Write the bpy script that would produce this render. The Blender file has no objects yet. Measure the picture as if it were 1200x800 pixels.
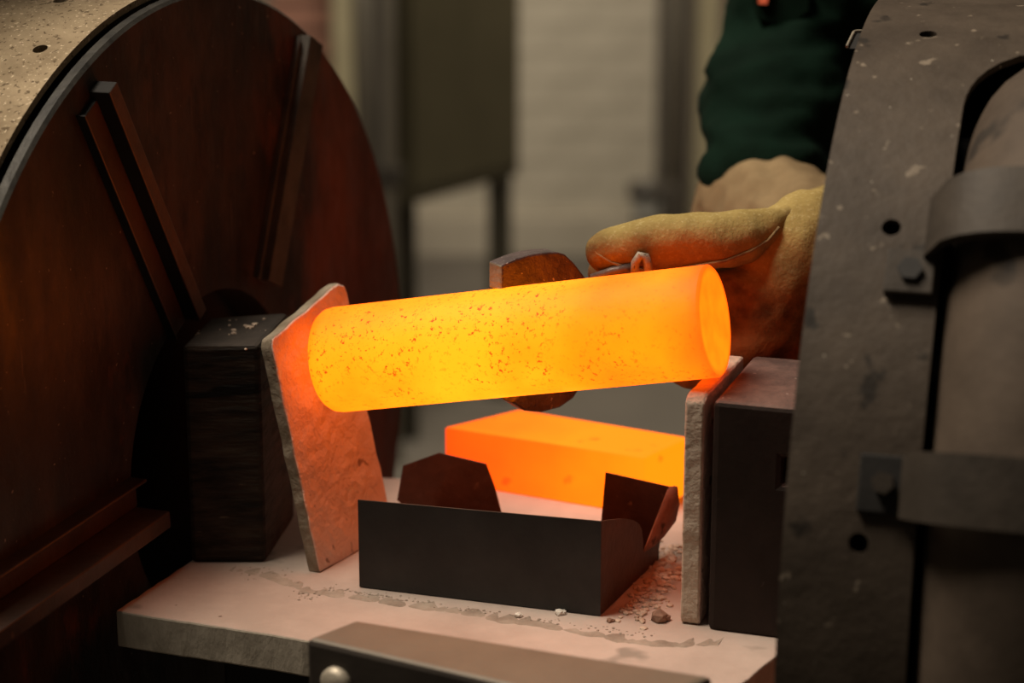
import bpy, bmesh, math, random
from mathutils import Vector, Matrix, noise
R = math.radians
sc = bpy.context.scene
col = sc.collection

# ---------------------------------------------------------------- camera, world, lights, exposure
Z0 = 0.9                                    # height of the refractory slab's top
cd = bpy.data.cameras.new('camera'); cam = bpy.data.objects.new('camera', cd); col.objects.link(cam)
cam.location = (0, -1.13, Z0 + 0.45); cam.rotation_euler = (R(90 - 14.5), 0, 0)
cd.lens = 72.0; cd.sensor_width = 36.0; cd.clip_start = 0.02
cd.dof.use_dof = True; cd.dof.focus_distance = 1.19; cd.dof.aperture_fstop = 4.6
sc.camera = cam

world = bpy.data.worlds.new('world'); sc.world = world; world.use_nodes = True
bg = world.node_tree.nodes['Background']; bg.inputs['Color'].default_value = (1.0, 0.86, 0.68, 1); bg.inputs['Strength'].default_value = 0.038

def area(name, loc, target, size, power, color):
    l = bpy.data.lights.new(name, 'AREA'); l.shape = 'RECTANGLE'; l.size = size[0]; l.size_y = size[1]
    l.energy = power; l.color = color
    o = bpy.data.objects.new(name, l); col.objects.link(o); o.location = loc
    o.rotation_euler = (Vector(target) - Vector(loc)).to_track_quat('-Z', 'Y').to_euler()
    return o
area('workshop_lamp', (-0.75, 0.1, 3.0), (0.0, 0.0, 0.9), (1.2, 0.6), 60, (1.0, 0.87, 0.70))
area('wall_fill_light', (0.3, 3.3, 3.2), (0.2, 5.0, 0.4), (2.0, 0.7), 100, (1.0, 0.88, 0.70))  # unseen light added to brighten the back wall

sc.view_settings.view_transform = 'Standard'; sc.view_settings.look = 'None'
sc.view_settings.exposure = 0.0; sc.view_settings.gamma = 1.0
sc.view_settings.use_curve_mapping = False
try: sc.cycles.use_denoising = True
except Exception: pass

# ---------------------------------------------------------------- materials
class NT:
    def __init__(s, name):
        s.m = bpy.data.materials.new(name); s.m.use_nodes = True
        s.t = s.m.node_tree; s.b = s.t.nodes['Principled BSDF']
    def n(s, typ, **kw):
        x = s.t.nodes.new(typ)
        for k, v in kw.items():
            if k.startswith('_'): setattr(x, k[1:], v)
            else: x.inputs[k.replace('_', ' ')].default_value = v
        return x
    def l(s, a, b): s.t.links.new(a, b)
    def coord(s, scale=(1, 1, 1)):
        c = s.n('ShaderNodeTexCoord'); m = s.n('ShaderNodeMapping'); m.inputs['Scale'].default_value = scale
        s.l(c.outputs['Object'], m.inputs['Vector']); return m.outputs['Vector']
    def noise(s, scale, detail=4.0, rough=0.6, v=None):
        x = s.n('ShaderNodeTexNoise', Scale=scale, Detail=detail, Roughness=rough)
        s.l(v if v is not None else s.coord(), x.inputs['Vector']); return x.outputs['Fac']
    def ramp(s, fac, stops):
        x = s.n('ShaderNodeValToRGB'); e = x.color_ramp.elements
        while len(e) < len(stops): e.new(0.5)
        for i, (p, c) in enumerate(stops):
            e[i].position = p; e[i].color = (*c, 1) if len(c) == 3 else c
        s.l(fac, x.inputs['Fac']); return x.outputs['Color']
    def mix(s, a, b, fac, mode='MIX'):
        x = s.n('ShaderNodeMix', _data_type='RGBA', _blend_type=mode)
        for sock, v in ((x.inputs[6], a), (x.inputs[7], b), (x.inputs[0], fac)):
            if isinstance(v, (int, float)): sock.default_value = v
            elif isinstance(v, tuple): sock.default_value = (*v, 1)
            else: s.l(v, sock)
        return x.outputs[2]
    def bump(s, h, strength=0.3, dist=0.002):
        x = s.n('ShaderNodeBump', Strength=strength, Distance=dist); s.l(h, x.inputs['Height']); s.l(x.outputs['Normal'], s.b.inputs['Normal'])

def mat(name, c1, c2, scale=20, rough=0.6, metal=0.0, bump=0.2, bscale=None, stretch=(1, 1, 1), lo=0.35, hi=0.65, spots=None, dist=0.002, spec=0.5):
    """Two-tone weathered surface; spots = (colour, scale, threshold) adds specks."""
    k = NT(name); v = k.coord(stretch)
    c = k.ramp(k.noise(scale, 6, 0.65, v), [(lo, c1), (hi, c2)])
    if spots:
        for (sc_, ss, th) in (spots if isinstance(spots, list) else [spots]):
            f = k.ramp(k.noise(ss, 3, 0.5, v), [(th, (0, 0, 0)), (th + 0.05, (1, 1, 1))])
            c = k.mix(c, sc_, f)
    k.l(c, k.b.inputs['Base Color'])
    k.b.inputs['Roughness'].default_value = rough; k.b.inputs['Metallic'].default_value = metal
    k.b.inputs['Specular IOR Level'].default_value = spec
    if bump: k.bump(k.noise(bscale or scale * 4, 5, 0.6, v), bump, dist)
    return k.m

M = {}
def plate_mat():
    k = NT('rusted end plate'); v = k.coord((1, 1, 0.45))
    c = k.ramp(k.noise(11, 7, 0.7, v), [(0.38, (0.020, 0.0135, 0.0110)), (0.50, (0.042, 0.025, 0.0190)), (0.62, (0.080, 0.043, 0.030))])
    c = k.mix(c, (0.016, 0.010, 0.008), k.ramp(k.noise(30, 5, 0.7, v), [(0.52, (0, 0, 0)), (0.66, (0.8,) * 3)]))
    c = k.mix(c, (0.17, 0.055, 0.024), k.ramp(k.noise(19, 6, 0.75, v), [(0.60, (0, 0, 0)), (0.74, (0.75,) * 3)]))
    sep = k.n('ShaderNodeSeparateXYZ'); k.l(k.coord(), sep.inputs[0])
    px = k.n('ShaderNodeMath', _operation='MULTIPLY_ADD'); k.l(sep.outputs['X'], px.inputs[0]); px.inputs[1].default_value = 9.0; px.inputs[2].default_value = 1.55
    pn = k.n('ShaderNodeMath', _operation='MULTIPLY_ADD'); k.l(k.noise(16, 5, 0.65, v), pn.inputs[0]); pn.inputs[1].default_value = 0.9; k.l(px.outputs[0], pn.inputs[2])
    c = k.mix(c, k.ramp(k.noise(26, 5, 0.7, v), [(0.35, (0.11, 0.032, 0.014)), (0.65, (0.23, 0.070, 0.030))]), k.ramp(pn.outputs[0], [(0.60, (0, 0, 0)), (0.80, (0.95,) * 3)]))  # redder towards the right: hot steel's glow put into the rust colour
    sv = k.coord((1, 1, 0.05)); scr = k.ramp(k.noise(330, 2, 0.5, sv), [(0.66, (0, 0, 0)), (0.72, (1, 1, 1))])
    zone = k.ramp(k.noise(26, 2, 0.5, v), [(0.55, (0, 0, 0)), (0.70, (0.55,) * 3)])
    c = k.mix(c, (0.20, 0.13, 0.10), k.mix(scr, zone, 1.0, 'MULTIPLY'))
    c = k.mix(c, (0.34, 0.27, 0.21), k.ramp(k.noise(300, 2, 0.5, k.coord()), [(0.735, (0, 0, 0)), (0.76, (1, 1, 1))]))
    k.l(c, k.b.inputs['Base Color']); k.b.inputs['Metallic'].default_value = 0.1; k.b.inputs['Specular IOR Level'].default_value = 0.35
    k.l(k.ramp(k.noise(40, 5, 0.7, v), [(0.3, (0.36,) * 3), (0.7, (0.62,) * 3)]), k.b.inputs['Roughness'])
    k.bump(k.noise(70, 6, 0.7, v), 0.35, 0.002)
    return k.m
M['plate_rust_glow'] = plate_mat()
M['plate_edge'] = mat('worn grey edge', (0.018, 0.016, 0.0135), (0.060, 0.054, 0.045), 45, 0.55, 0.2, 0.3)
M['shell_tan'] = mat('dusty tan shell', (0.30, 0.225, 0.14), (0.50, 0.385, 0.25), 22, 0.9, 0.0, 0.5, 240, (1, 1, 1), 0.35, 0.65,
                     [((0.17, 0.12, 0.072), 300, 0.60), ((0.74, 0.60, 0.42), 420, 0.62)], spec=0.2)
M['shell_dark'] = mat('sooty brown shell', (0.050, 0.037, 0.027), (0.086, 0.065, 0.048), 22, 0.62, 0.0, 0.35, 120, (1, 1, 1), 0.35, 0.68,
                      [((0.022, 0.017, 0.013), 40, 0.64), ((0.20, 0.16, 0.12), 110, 0.67), ((0.62, 0.56, 0.46), 190, 0.745)], spec=0.22)
M['pipe_brown'] = mat('brown pipe', (0.064, 0.046, 0.033), (0.112, 0.082, 0.060), 16, 0.7, 0.0, 0.25, 80, (1, 1, 1), 0.35, 0.65, ((0.036, 0.028, 0.022), 18, 0.62), spec=0.25)
M['strap'] = mat('dark strap steel', (0.034, 0.027, 0.021), (0.062, 0.049, 0.038), 25, 0.6, 0.1, 0.3, 90, (1, 1, 1), 0.35, 0.65, ((0.16, 0.13, 0.095), 40, 0.70), spec=0.25)
M['black'] = mat('black parts and rib shade', (0.006, 0.005, 0.0045), (0.014, 0.011, 0.009), 20, 0.8, 0.0, 0.2)
M['rib'] = mat('rusty rib', (0.040, 0.022, 0.015), (0.095, 0.042, 0.024), 22, 0.5, 0.2, 0.3, 100, (1, 1, 1), 0.35, 0.68, ((0.20, 0.10, 0.05), 60, 0.72))
M['rib_red'] = mat('reddish rib', (0.060, 0.034, 0.025), (0.135, 0.068, 0.044), 30, 0.5, 0.1, 0.4, 100, (1, 1, 1), 0.35, 0.68, ((0.20, 0.12, 0.08), 60, 0.70))
M['rib_grey'] = mat('greyish rib', (0.055, 0.047, 0.038), (0.115, 0.098, 0.080), 30, 0.6, 0.2, 0.3)
M['wood'] = mat('charred block', (0.010, 0.007, 0.005), (0.050, 0.033, 0.022), 20, 0.65, 0.0, 0.9, 26, (1, 1, 6), 0.36, 0.64, [((0.004, 0.003, 0.002), 13, 0.60), ((0.10, 0.068, 0.045), 70, 0.70)], 0.004, 0.15)
M['block'] = mat('sooty steel block', (0.016, 0.011, 0.009), (0.030, 0.020, 0.016), 18, 0.6, 0.1, 0.25, 90, (1, 1, 1), 0.35, 0.65, ((0.10, 0.075, 0.06), 110, 0.73), spec=0.2)
M['block_top'] = mat('dusty block top', (0.060, 0.036, 0.030), (0.14, 0.086, 0.070), 40, 0.8, 0.0, 0.5, 200, (1, 1, 1), 0.35, 0.65, ((0.36, 0.28, 0.24), 220, 0.70))
M['wood_top'] = mat('sooty wood top', (0.022, 0.016, 0.012), (0.055, 0.040, 0.030), 40, 0.8, 0.0, 0.5, 160, (1, 1, 1), 0.35, 0.65, ((0.14, 0.11, 0.09), 200, 0.72))
M['board'] = mat('refractory fibre board', (0.66, 0.48, 0.40), (0.86, 0.67, 0.57), 26, 0.95, 0.0, 1.0, 55, (1, 1, 1), 0.3, 0.7,
                 [((0.34, 0.23, 0.18), 90, 0.66), ((0.80, 0.69, 0.60), 120, 0.66)], 0.006, 0.1)
M['board_edge'] = mat('grey board edge', (0.20, 0.155, 0.105), (0.40, 0.33, 0.25), 45, 0.95, 0.0, 0.8, 160, (1, 1, 1), 0.35, 0.65, ((0.05, 0.038, 0.028), 38, 0.66), 0.003, 0.1)
M['board_pale'] = mat('pale board edge', (0.42, 0.34, 0.26), (0.62, 0.52, 0.42), 35, 0.95, 0.0, 0.8, 160, (1, 1, 1), 0.35, 0.65, ((0.22, 0.16, 0.12), 60, 0.68), 0.003, 0.1)
M['slab'] = mat('refractory slab', (0.41, 0.325, 0.275), (0.55, 0.44, 0.38), 9, 0.9, 0.0, 0.35, 120, (1, 1, 1), 0.35, 0.65,
                [((0.30, 0.25, 0.21), 17, 0.66), ((0.16, 0.11, 0.085), 170, 0.76)], 0.0015, 0.15)
M['slab_side'] = mat('slab side', (0.44, 0.38, 0.30), (0.60, 0.525, 0.42), 60, 0.95, 0.0, 0.5, 130, (1, 1, 0.4), 0.35, 0.65, None, 0.002, 0.1)
M['tray'] = mat('mill scale sheet', (0.019, 0.018, 0.017), (0.034, 0.032, 0.030), 30, 0.48, 0.25, 0.12, 140, (1, 1, 1), 0.35, 0.68, ((0.075, 0.072, 0.066), 16, 0.70))
M['tray_in'] = mat('heat browned sheet', (0.050, 0.022, 0.015), (0.10, 0.045, 0.030), 30, 0.55, 0.2, 0.3, 120, (1, 1, 1), 0.35, 0.68, ((0.16, 0.09, 0.06), 90, 0.70))
M['tray_red'] = mat('red scaled flap', (0.17, 0.075, 0.05), (0.34, 0.17, 0.12), 50, 0.7, 0.1, 0.6, 160, (1, 1, 1), 0.35, 0.65, ((0.06, 0.03, 0.022), 70, 0.62))
M['jaw'] = mat('scaled jaw steel', (0.048, 0.030, 0.030), (0.110, 0.072, 0.068), 60, 0.45, 0.25, 0.7, 180, (1, 1, 1), 0.35, 0.65, ((0.42, 0.34, 0.31), 300, 0.68))
M['jaw_end'] = mat('grey cut end', (0.17, 0.145, 0.11), (0.30, 0.26, 0.20), 90, 0.6, 0.3, 0.5, 260, (1, 1, 1), 0.35, 0.65, ((0.07, 0.06, 0.05), 200, 0.68))
M['handle'] = mat('dark rod', (0.07, 0.05, 0.042), (0.15, 0.115, 0.10), 60, 0.5, 0.3, 0.3)
def glove_mat():
    k = NT('yellow suede, dirty below'); v = k.coord()
    c = k.ramp(k.noise(24, 5, 0.65, v), [(0.3, (0.27, 0.195, 0.065)), (0.7, (0.42, 0.31, 0.115))])
    c = k.mix(c, (0.62, 0.50, 0.26), k.ramp(k.noise(420, 2, 0.5, v), [(0.55, (0, 0, 0)), (0.8, (0.5,) * 3)]))
    sep = k.n('ShaderNodeSeparateXYZ'); k.l(v, sep.inputs[0])
    z = k.n('ShaderNodeMath', _operation='MULTIPLY_ADD'); k.l(sep.outputs['Z'], z.inputs[0]); z.inputs[1].default_value = -18.0; z.inputs[2].default_value = 19.75
    x = k.n('ShaderNodeMath', _operation='MULTIPLY_ADD'); k.l(sep.outputs['X'], x.inputs[0]); x.inputs[1].default_value = -3.2; k.l(z.outputs[0], x.inputs[2])
    n_ = k.n('ShaderNodeMath', _operation='MULTIPLY_ADD'); k.l(k.noise(38, 4, 0.6, v), n_.inputs[0]); n_.inputs[1].default_value = 1.1; k.l(x.outputs[0], n_.inputs[2])
    d = k.n('ShaderNodeMath', _operation='SUBTRACT'); k.l(n_.outputs[0], d.inputs[0]); d.inputs[1].default_value = 0.82
    m = k.ramp(d.outputs[0], [(0.25, (0, 0, 0)), (0.85, (0.92,) * 3)])
    dirt = k.ramp(k.noise(60, 4, 0.6, v), [(0.35, (0.065, 0.030, 0.014)), (0.65, (0.19, 0.095, 0.036))])
    k.l(k.mix(c, dirt, m), k.b.inputs['Base Color']); k.b.inputs['Roughness'].default_value = 0.95; k.b.inputs['Specular IOR Level'].default_value = 0.1
    k.bump(k.noise(330, 4, 0.6, v), 0.6, 0.0012)
    return k.m
M['glove'] = glove_mat()
M['glove_seam'] = mat('stitched seam', (0.16, 0.095, 0.04), (0.30, 0.20, 0.085), 200, 0.95, 0.0, 0.3, 900)
M['cuff'] = mat('tan canvas cuff', (0.18, 0.125, 0.068), (0.28, 0.20, 0.11), 20, 0.95, 0.0, 0.3, 260, (1, 1, 1), 0.35, 0.65, None, 0.002, 0.1)
M['jacket'] = mat('dark green twill', (0.0018, 0.0072, 0.0042), (0.0038, 0.0160, 0.0092), 12, 0.9, 0.0, 0.3, 200, (1, 1, 1), 0.3, 0.7, None, 0.002, 0.08)
M['patch'] = mat('orange red badge', (0.62, 0.10, 0.04), (0.70, 0.14, 0.06), 40, 0.8, 0.0, 0.1)
M['trousers'] = mat('dark work trousers', (0.010, 0.020, 0.016), (0.02, 0.032, 0.026), 12, 0.9, 0.0, 0.2)
M['skin'] = mat('skin', (0.45, 0.26, 0.18), (0.52, 0.31, 0.22), 20, 0.6, 0.0, 0.1)
M['hair'] = mat('brown hair', (0.03, 0.018, 0.010), (0.06, 0.035, 0.02), 80, 0.7, 0.0, 0.4, 200, (1, 1, 0.2))
M['boot'] = mat('black boot leather', (0.010, 0.009, 0.008), (0.02, 0.018, 0.016), 20, 0.5, 0.0, 0.2)
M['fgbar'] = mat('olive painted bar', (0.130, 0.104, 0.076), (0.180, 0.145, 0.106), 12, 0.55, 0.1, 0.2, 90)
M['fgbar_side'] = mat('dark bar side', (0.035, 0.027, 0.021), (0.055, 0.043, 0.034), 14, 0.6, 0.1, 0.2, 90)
M['bolt'] = mat('bright bolt', (0.42, 0.37, 0.29), (0.55, 0.48, 0.38), 60, 0.5, 0.4, 0.2)
M['bed'] = mat('black machine steel', (0.012, 0.010, 0.009), (0.024, 0.020, 0.017), 10, 0.7, 0.1, 0.2)
M['floor'] = mat('concrete floor', (0.082, 0.071, 0.058), (0.120, 0.105, 0.086), 2.2, 0.8, 0.0, 0.2, 30)
M['brick_white'] = mat('white painted brick', (0.36, 0.325, 0.26), (0.50, 0.455, 0.37), 3.5, 0.85, 0.0, 0.3, 40, (1, 1, 1), 0.35, 0.65, None, 0.004)
M['wall_plain'] = mat('painted wall', (0.37, 0.33, 0.265), (0.43, 0.385, 0.31), 2, 0.9, 0.0, 0.2, 20)
M['cabinet'] = mat('olive enamel', (0.060, 0.051, 0.026), (0.082, 0.070, 0.038), 3, 0.45, 0.0, 0.05, 20)
M['cabinet_leg'] = mat('dark olive leg', (0.040, 0.035, 0.022), (0.055, 0.048, 0.03), 6, 0.5, 0.0, 0.05, 20)
M['post'] = mat('dark post', (0.035, 0.029, 0.022), (0.055, 0.046, 0.036), 5, 0.6, 0.0, 0.1)
M['grey_pipe'] = mat('grey pipe', (0.20, 0.18, 0.145), (0.27, 0.245, 0.20), 5, 0.5, 0.0, 0.1)
M['beige'] = mat('beige jamb', (0.27, 0.235, 0.145), (0.34, 0.30, 0.19), 5, 0.7, 0.0, 0.1)
M['pink'] = mat('red brown pillar', (0.26, 0.12, 0.085), (0.34, 0.17, 0.12), 6, 0.9, 0.0, 0.2)
M['pail'] = mat('grey enamel pail', (0.27, 0.26, 0.235), (0.34, 0.33, 0.30), 9, 0.5, 0.0, 0.1)
M['crumb'] = mat('pale crumbs', (0.45, 0.33, 0.25), (0.72, 0.58, 0.46), 60, 0.95, 0.0, 0.4, 400, spec=0.1)
M['dust'] = mat('grey dust', (0.25, 0.195, 0.155), (0.40, 0.33, 0.27), 40, 0.95, 0.0, 0.5, 300, spec=0.1)
M['chip'] = mat('brown scale chip', (0.20, 0.11, 0.075), (0.36, 0.22, 0.15), 90, 0.9, 0.0, 0.5, 300)
M['chip_white'] = mat('white chip', (0.72, 0.66, 0.58), (0.80, 0.75, 0.68), 60, 0.9, 0.0, 0.4, 300)

def hot_billet():
    """Glowing steel: the temperature falls towards the right-hand end, specks of dark scale on it."""
    k = NT('glowing billet')
    v = k.coord(); sep = k.n('ShaderNodeSeparateXYZ'); k.l(v, sep.inputs[0])
    big = k.noise(14, 3, 0.55, v)
    # temperature: hottest in the middle third of the length (x runs 0..0.25 along the billet)
    mr = k.n('ShaderNodeMapRange'); mr.inputs['From Min'].default_value = 0.0; mr.inputs['From Max'].default_value = 0.25
    k.l(sep.outputs['X'], mr.inputs['Value'])
    prof = k.ramp(mr.outputs['Result'], [(0.0, (0.50,) * 3), (0.04, (0.66,) * 3), (0.25, (0.82,) * 3), (0.45, (0.92,) * 3), (0.64, (0.82,) * 3), (0.74, (0.56,) * 3), (0.88, (0.50,) * 3), (0.95, (0.28,) * 3), (0.985, (0.10,) * 3), (1.0, (0.05,) * 3)])
    t1 = k.n('ShaderNodeMath', _operation='MULTIPLY_ADD'); k.l(big, t1.inputs[0]); t1.inputs[1].default_value = 1.0; k.l(prof, t1.inputs[2])
    t2 = k.n('ShaderNodeMath', _operation='SUBTRACT'); k.l(t1.outputs[0], t2.inputs[0]); t2.inputs[1].default_value = 0.58
    c = k.ramp(t2.outputs[0], [(0.10, (2.3, 0.15, 0.005)), (0.34, (2.5, 0.25, 0.005)), (0.60, (2.7, 0.39, 0.005)), (0.90, (3.0, 0.60, 0.012))])
    sp = k.ramp(k.noise(330, 5, 0.72, v), [(0.565, (0, 0, 0)), (0.63, (1, 1, 1))])
    zone = k.ramp(k.noise(22, 2, 0.5, v), [(0.42, (0.03,) * 3), (0.58, (1.0,) * 3)])
    f = k.mix(sp, zone, 1.0, 'MULTIPLY')
    c = k.mix(c, (0.75, 0.10, 0.004), f)
    pale = k.ramp(k.noise(420, 2, 0.5, v), [(0.60, (0, 0, 0)), (0.75, (0.35,) * 3)])
    c = k.mix(c, (1.2, 0.16, 0.006), pale)
    k.l(c, k.b.inputs['Emission Color']); k.b.inputs['Emission Strength'].default_value = 1.0
    k.b.inputs['Base Color'].default_value = (0.03, 0.012, 0.004, 1); k.b.inputs['Specular IOR Level'].default_value = 0.15; k.b.inputs['Roughness'].default_value = 0.6
    k.bump(k.noise(180, 4, 0.6, v), 0.3, 0.001)
    return k.m
def hot_bar(extra=0.0):
    k = NT('glowing bar'); v = k.coord()
    sep = k.n('ShaderNodeSeparateXYZ'); k.l(v, sep.inputs[0])
    mr = k.n('ShaderNodeMapRange'); mr.inputs['From Min'].default_value = 0.0; mr.inputs['From Max'].default_value = 0.16
    k.l(sep.outputs['X'], mr.inputs['Value'])
    a = k.n('ShaderNodeMath', _operation='MULTIPLY_ADD'); k.l(k.noise(16, 3, 0.5, v), a.inputs[0]); a.inputs[1].default_value = 0.45
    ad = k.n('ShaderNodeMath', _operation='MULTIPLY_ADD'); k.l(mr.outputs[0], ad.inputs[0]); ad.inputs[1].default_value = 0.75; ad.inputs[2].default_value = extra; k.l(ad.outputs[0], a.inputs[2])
    c = k.ramp(a.outputs[0], [(0.15, (1.6, 0.085, 0.004)), (0.50, (1.8, 0.17, 0.004)), (0.8, (2.0, 0.27, 0.004)), (1.0, (2.2, 0.36, 0.005))])
    f = k.ramp(k.noise(34, 3, 0.55, v), [(0.67, (0, 0, 0)), (0.75, (0.6,) * 3)])
    c = k.mix(c, (0.6, 0.055, 0.004), f)
    k.l(c, k.b.inputs['Emission Color']); k.b.inputs['Emission Strength'].default_value = 1.0
    k.b.inputs['Base Color'].default_value = (0.03, 0.012, 0.004, 1); k.b.inputs['Specular IOR Level'].default_value = 0.1; k.b.inputs['Roughness'].default_value = 0.7
    k.bump(k.noise(80, 4, 0.6, v), 0.3, 0.001)
    return k.m
def hot_end(name, stops, sc_, rim=None):
    k = NT(name); v = k.coord()
    c = k.ramp(k.noise(sc_, 3, 0.5, v), stops)
    if rim:
        ln = k.n('ShaderNodeVectorMath', _operation='LENGTH'); mp = k.n('ShaderNodeMapping'); mp.inputs['Scale'].default_value = (0, 1, 1)
        k.l(v, mp.inputs['Vector']); k.l(mp.outputs['Vector'], ln.inputs[0])
        c = k.mix(c, (2.2, 0.13, 0.004), k.ramp(ln.outputs['Value'], [(0.0288, (0, 0, 0)), (0.0315, (0.9,) * 3)]))
    k.l(c, k.b.inputs['Emission Color']); k.b.inputs['Emission Strength'].default_value = 1.0
    k.b.inputs['Base Color'].default_value = (0.03, 0.012, 0.004, 1); k.b.inputs['Specular IOR Level'].default_value = 0.1
    return k.m
M['hot_end'] = hot_end('glowing cut end', [(0.35, (2.0, 0.26, 0.005)), (0.65, (2.2, 0.34, 0.006))], 60, True)
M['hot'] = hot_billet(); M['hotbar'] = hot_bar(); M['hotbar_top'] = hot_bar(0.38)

# ---------------------------------------------------------------- helpers
def V(*a): return Vector(a if len(a) > 1 else a[0])
class MB:
    """Collects shapes of ONE part and links them as one mesh object."""
    def __init__(s): s.bm = bmesh.new()
    def hull_faces(s, vs, faces, mi=0):
        bv = [s.bm.verts.new(v) for v in vs]
        for f in faces:
            try: fc = s.bm.faces.new([bv[i] for i in f]); fc.material_index = mi
            except ValueError: pass
        return bv
    def prism(s, pts, off, mi=0, cap=None):
        """Closed outline pts pushed along off (a vector): a solid."""
        n = len(pts); off = V(off)
        a = [V(p) for p in pts]; vs = a + [p + off for p in a]
        bv = [s.bm.verts.new(v) for v in vs]
        for i in range(n):
            j = (i + 1) % n
            f = s.bm.faces.new((bv[i], bv[j], bv[n + j], bv[n + i])); f.material_index = mi
        f = s.bm.faces.new(bv[:n][::-1]); f.material_index = cap if cap is not None else mi
        f = s.bm.faces.new(bv[n:]); f.material_index = cap if cap is not None else mi
        return s
    def box(s, c, size, rot=None, mi=0):
        x, y, z = (d / 2 for d in size); m = rot or Matrix.Identity(3); c = V(c)
        vs = [c + m @ V(a * x, b * y, d * z) for a in (-1, 1) for b in (-1, 1) for d in (-1, 1)]
        s.hull_faces(vs, [(0, 1, 3, 2), (4, 6, 7, 5), (0, 4, 5, 1), (2, 3, 7, 6), (0, 2, 6, 4), (1, 5, 7, 3)], mi); return s
    def tube(s, pts, rad, seg=12, closed_ends=True, mi=0, flat=None):
        """Round bar along a polyline; rad is a number or one per point; flat = (axis vector, factor) squashes it."""
        pts = [V(p) for p in pts]; n = len(pts); rings = []
        up = None
        for i, p in enumerate(pts):
            t = (pts[min(i + 1, n - 1)] - pts[max(i - 1, 0)]).normalized()
            if up is None: up = t.orthogonal().normalized()
            up = (up - t * up.dot(t)).normalized(); w = t.cross(up)
            r = rad[i] if isinstance(rad, (list, tuple)) else rad
            ring = []
            for k in range(seg):
                a = 2 * math.pi * k / seg; d = up * (math.cos(a) * r) + w * (math.sin(a) * r)
                if flat: d -= V(flat[0]) * d.dot(V(flat[0])) * (1 - flat[1])
                ring.append(s.bm.verts.new(p + d))
            rings.append(ring)
        for i in range(n - 1):
            for k in range(seg):
                f = s.bm.faces.new((rings[i][k], rings[i][(k + 1) % seg], rings[i + 1][(k + 1) % seg], rings[i + 1][k])); f.smooth = True; f.material_index = mi
        if closed_ends:
            s.bm.faces.new(rings[0][::-1]).material_index = mi; s.bm.faces.new(rings[-1]).material_index = mi
        return s
    def lathe(s, prof, org, ax, seg=64, smooth=False, closed=True, mi=0, mis=None):
        """Closed profile [(radius, along)] turned about the axis through org."""
        org, ax = V(org), V(ax).normalized(); u = V(-ax.y, ax.x, 0).normalized() if abs(ax.z) < 0.9 else V(1, 0, 0); w = ax.cross(u)
        rings = []
        for k in range(seg):
            a = 2 * math.pi * k / seg; d = u * math.cos(a) + w * math.sin(a)
            rings.append([s.bm.verts.new(org + d * r + ax * h) for r, h in prof])
        m = len(prof)
        for k in range(seg):
            A, B = rings[k], rings[(k + 1) % seg]
            for i in range(m if closed else m - 1):
                j = (i + 1) % m
                try:
                    f = s.bm.faces.new((A[i], A[j], B[j], B[i])); f.smooth = smooth
                    f.material_index = mis[i] if mis else mi
                except ValueError: pass
        return s
    def capsule(s, a, b, ra, rb, seg=14):
        """Tapered limb segment with round ends."""
        a, b = V(a), V(b); t = (b - a)
        t = t.normalized() if t.length > 1e-6 else V(0, 0, 1)
        pts, rs = [], []
        for i in range(6):
            q = math.pi / 2 * (i / 5.0); pts.append(a - t * ra * math.cos(q)); rs.append(max(ra * math.sin(q), 1e-4))
        for i in range(6):
            q = math.pi / 2 * (i / 5.0); pts.append(b + t * rb * math.sin(q)); rs.append(max(rb * math.cos(q), 1e-4))
        return s.tube(pts, rs, seg)
    def chain(s, pr):
        for (a, ra), (b, rb) in zip(pr[:-1], pr[1:]): s.capsule(a, b, ra, rb)
        return s
    def mesh(s, name, mats):
        bmesh.ops.recalc_face_normals(s.bm, faces=s.bm.faces[:])
        me = bpy.data.meshes.new(name); s.bm.to_mesh(me); s.bm.free()
        for m in (mats if isinstance(mats, (list, tuple)) else [mats]): me.materials.append(m)
        return me
    def obj(s, name, mats, parent=None, origin=None, bevel=0, bseg=2):
        me = s.mesh(name, mats)
        if origin is not None: me.transform(Matrix.Translation(-V(origin)))
        return link(name, me, parent, origin, bevel, bseg)
def link(name, me, parent=None, origin=None, bevel=0, bseg=2):
    o = bpy.data.objects.new(name, me); col.objects.link(o)
    if origin is not None: o.location = V(origin)
    if parent is not None:
        o.parent = parent; o.location = V(origin or (0, 0, 0)) - world_loc(parent)
    if bevel:
        b = o.modifiers.new('bevel', 'BEVEL'); b.width = bevel; b.segments = bseg; b.limit_method = 'ANGLE'; b.angle_limit = R(35)
    return o
def world_loc(o):
    p = V(0, 0, 0)
    while o is not None: p = p + o.location; o = o.parent
    return p
def sharp_smooth(o, deg=38):
    """Smooth shading with hard edges kept hard."""
    b = bmesh.new(); b.from_mesh(o.data)
    for f in b.faces: f.smooth = True
    for e in b.edges:
        if len(e.link_faces) == 2: e.smooth = e.calc_face_angle() < R(deg)
    b.to_mesh(o.data); b.free(); return o
def tag(o, label=None, cat=None, group=None, kind=None):
    if label: o['label'] = label
    if cat: o['category'] = cat
    if group: o['group'] = group
    if kind: o['kind'] = kind
    return o
def thing(name, label, cat, loc, group=None):
    o = bpy.data.objects.new(name, None); col.objects.link(o); o.location = loc; o.empty_display_size = 0.02
    return tag(o, label, cat, group)
def bake(o):
    """Turn an object's modifiers into its mesh."""
    bpy.context.view_layer.update()
    dg = bpy.context.evaluated_depsgraph_get()
    me = bpy.data.meshes.new_from_object(o.evaluated_get(dg))
    old = o.data; o.modifiers.clear(); o.data = me; me.name = old.name
    bpy.data.meshes.remove(old)
    return o
def cut(o, cutters):
    for c in cutters:
        b = o.modifiers.new('cut', 'BOOLEAN'); b.operation = 'DIFFERENCE'; b.object = c; b.solver = 'EXACT'
    bake(o)
    for c in cutters:
        me = c.data; bpy.data.objects.remove(c); bpy.data.meshes.remove(me)
    return o
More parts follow.
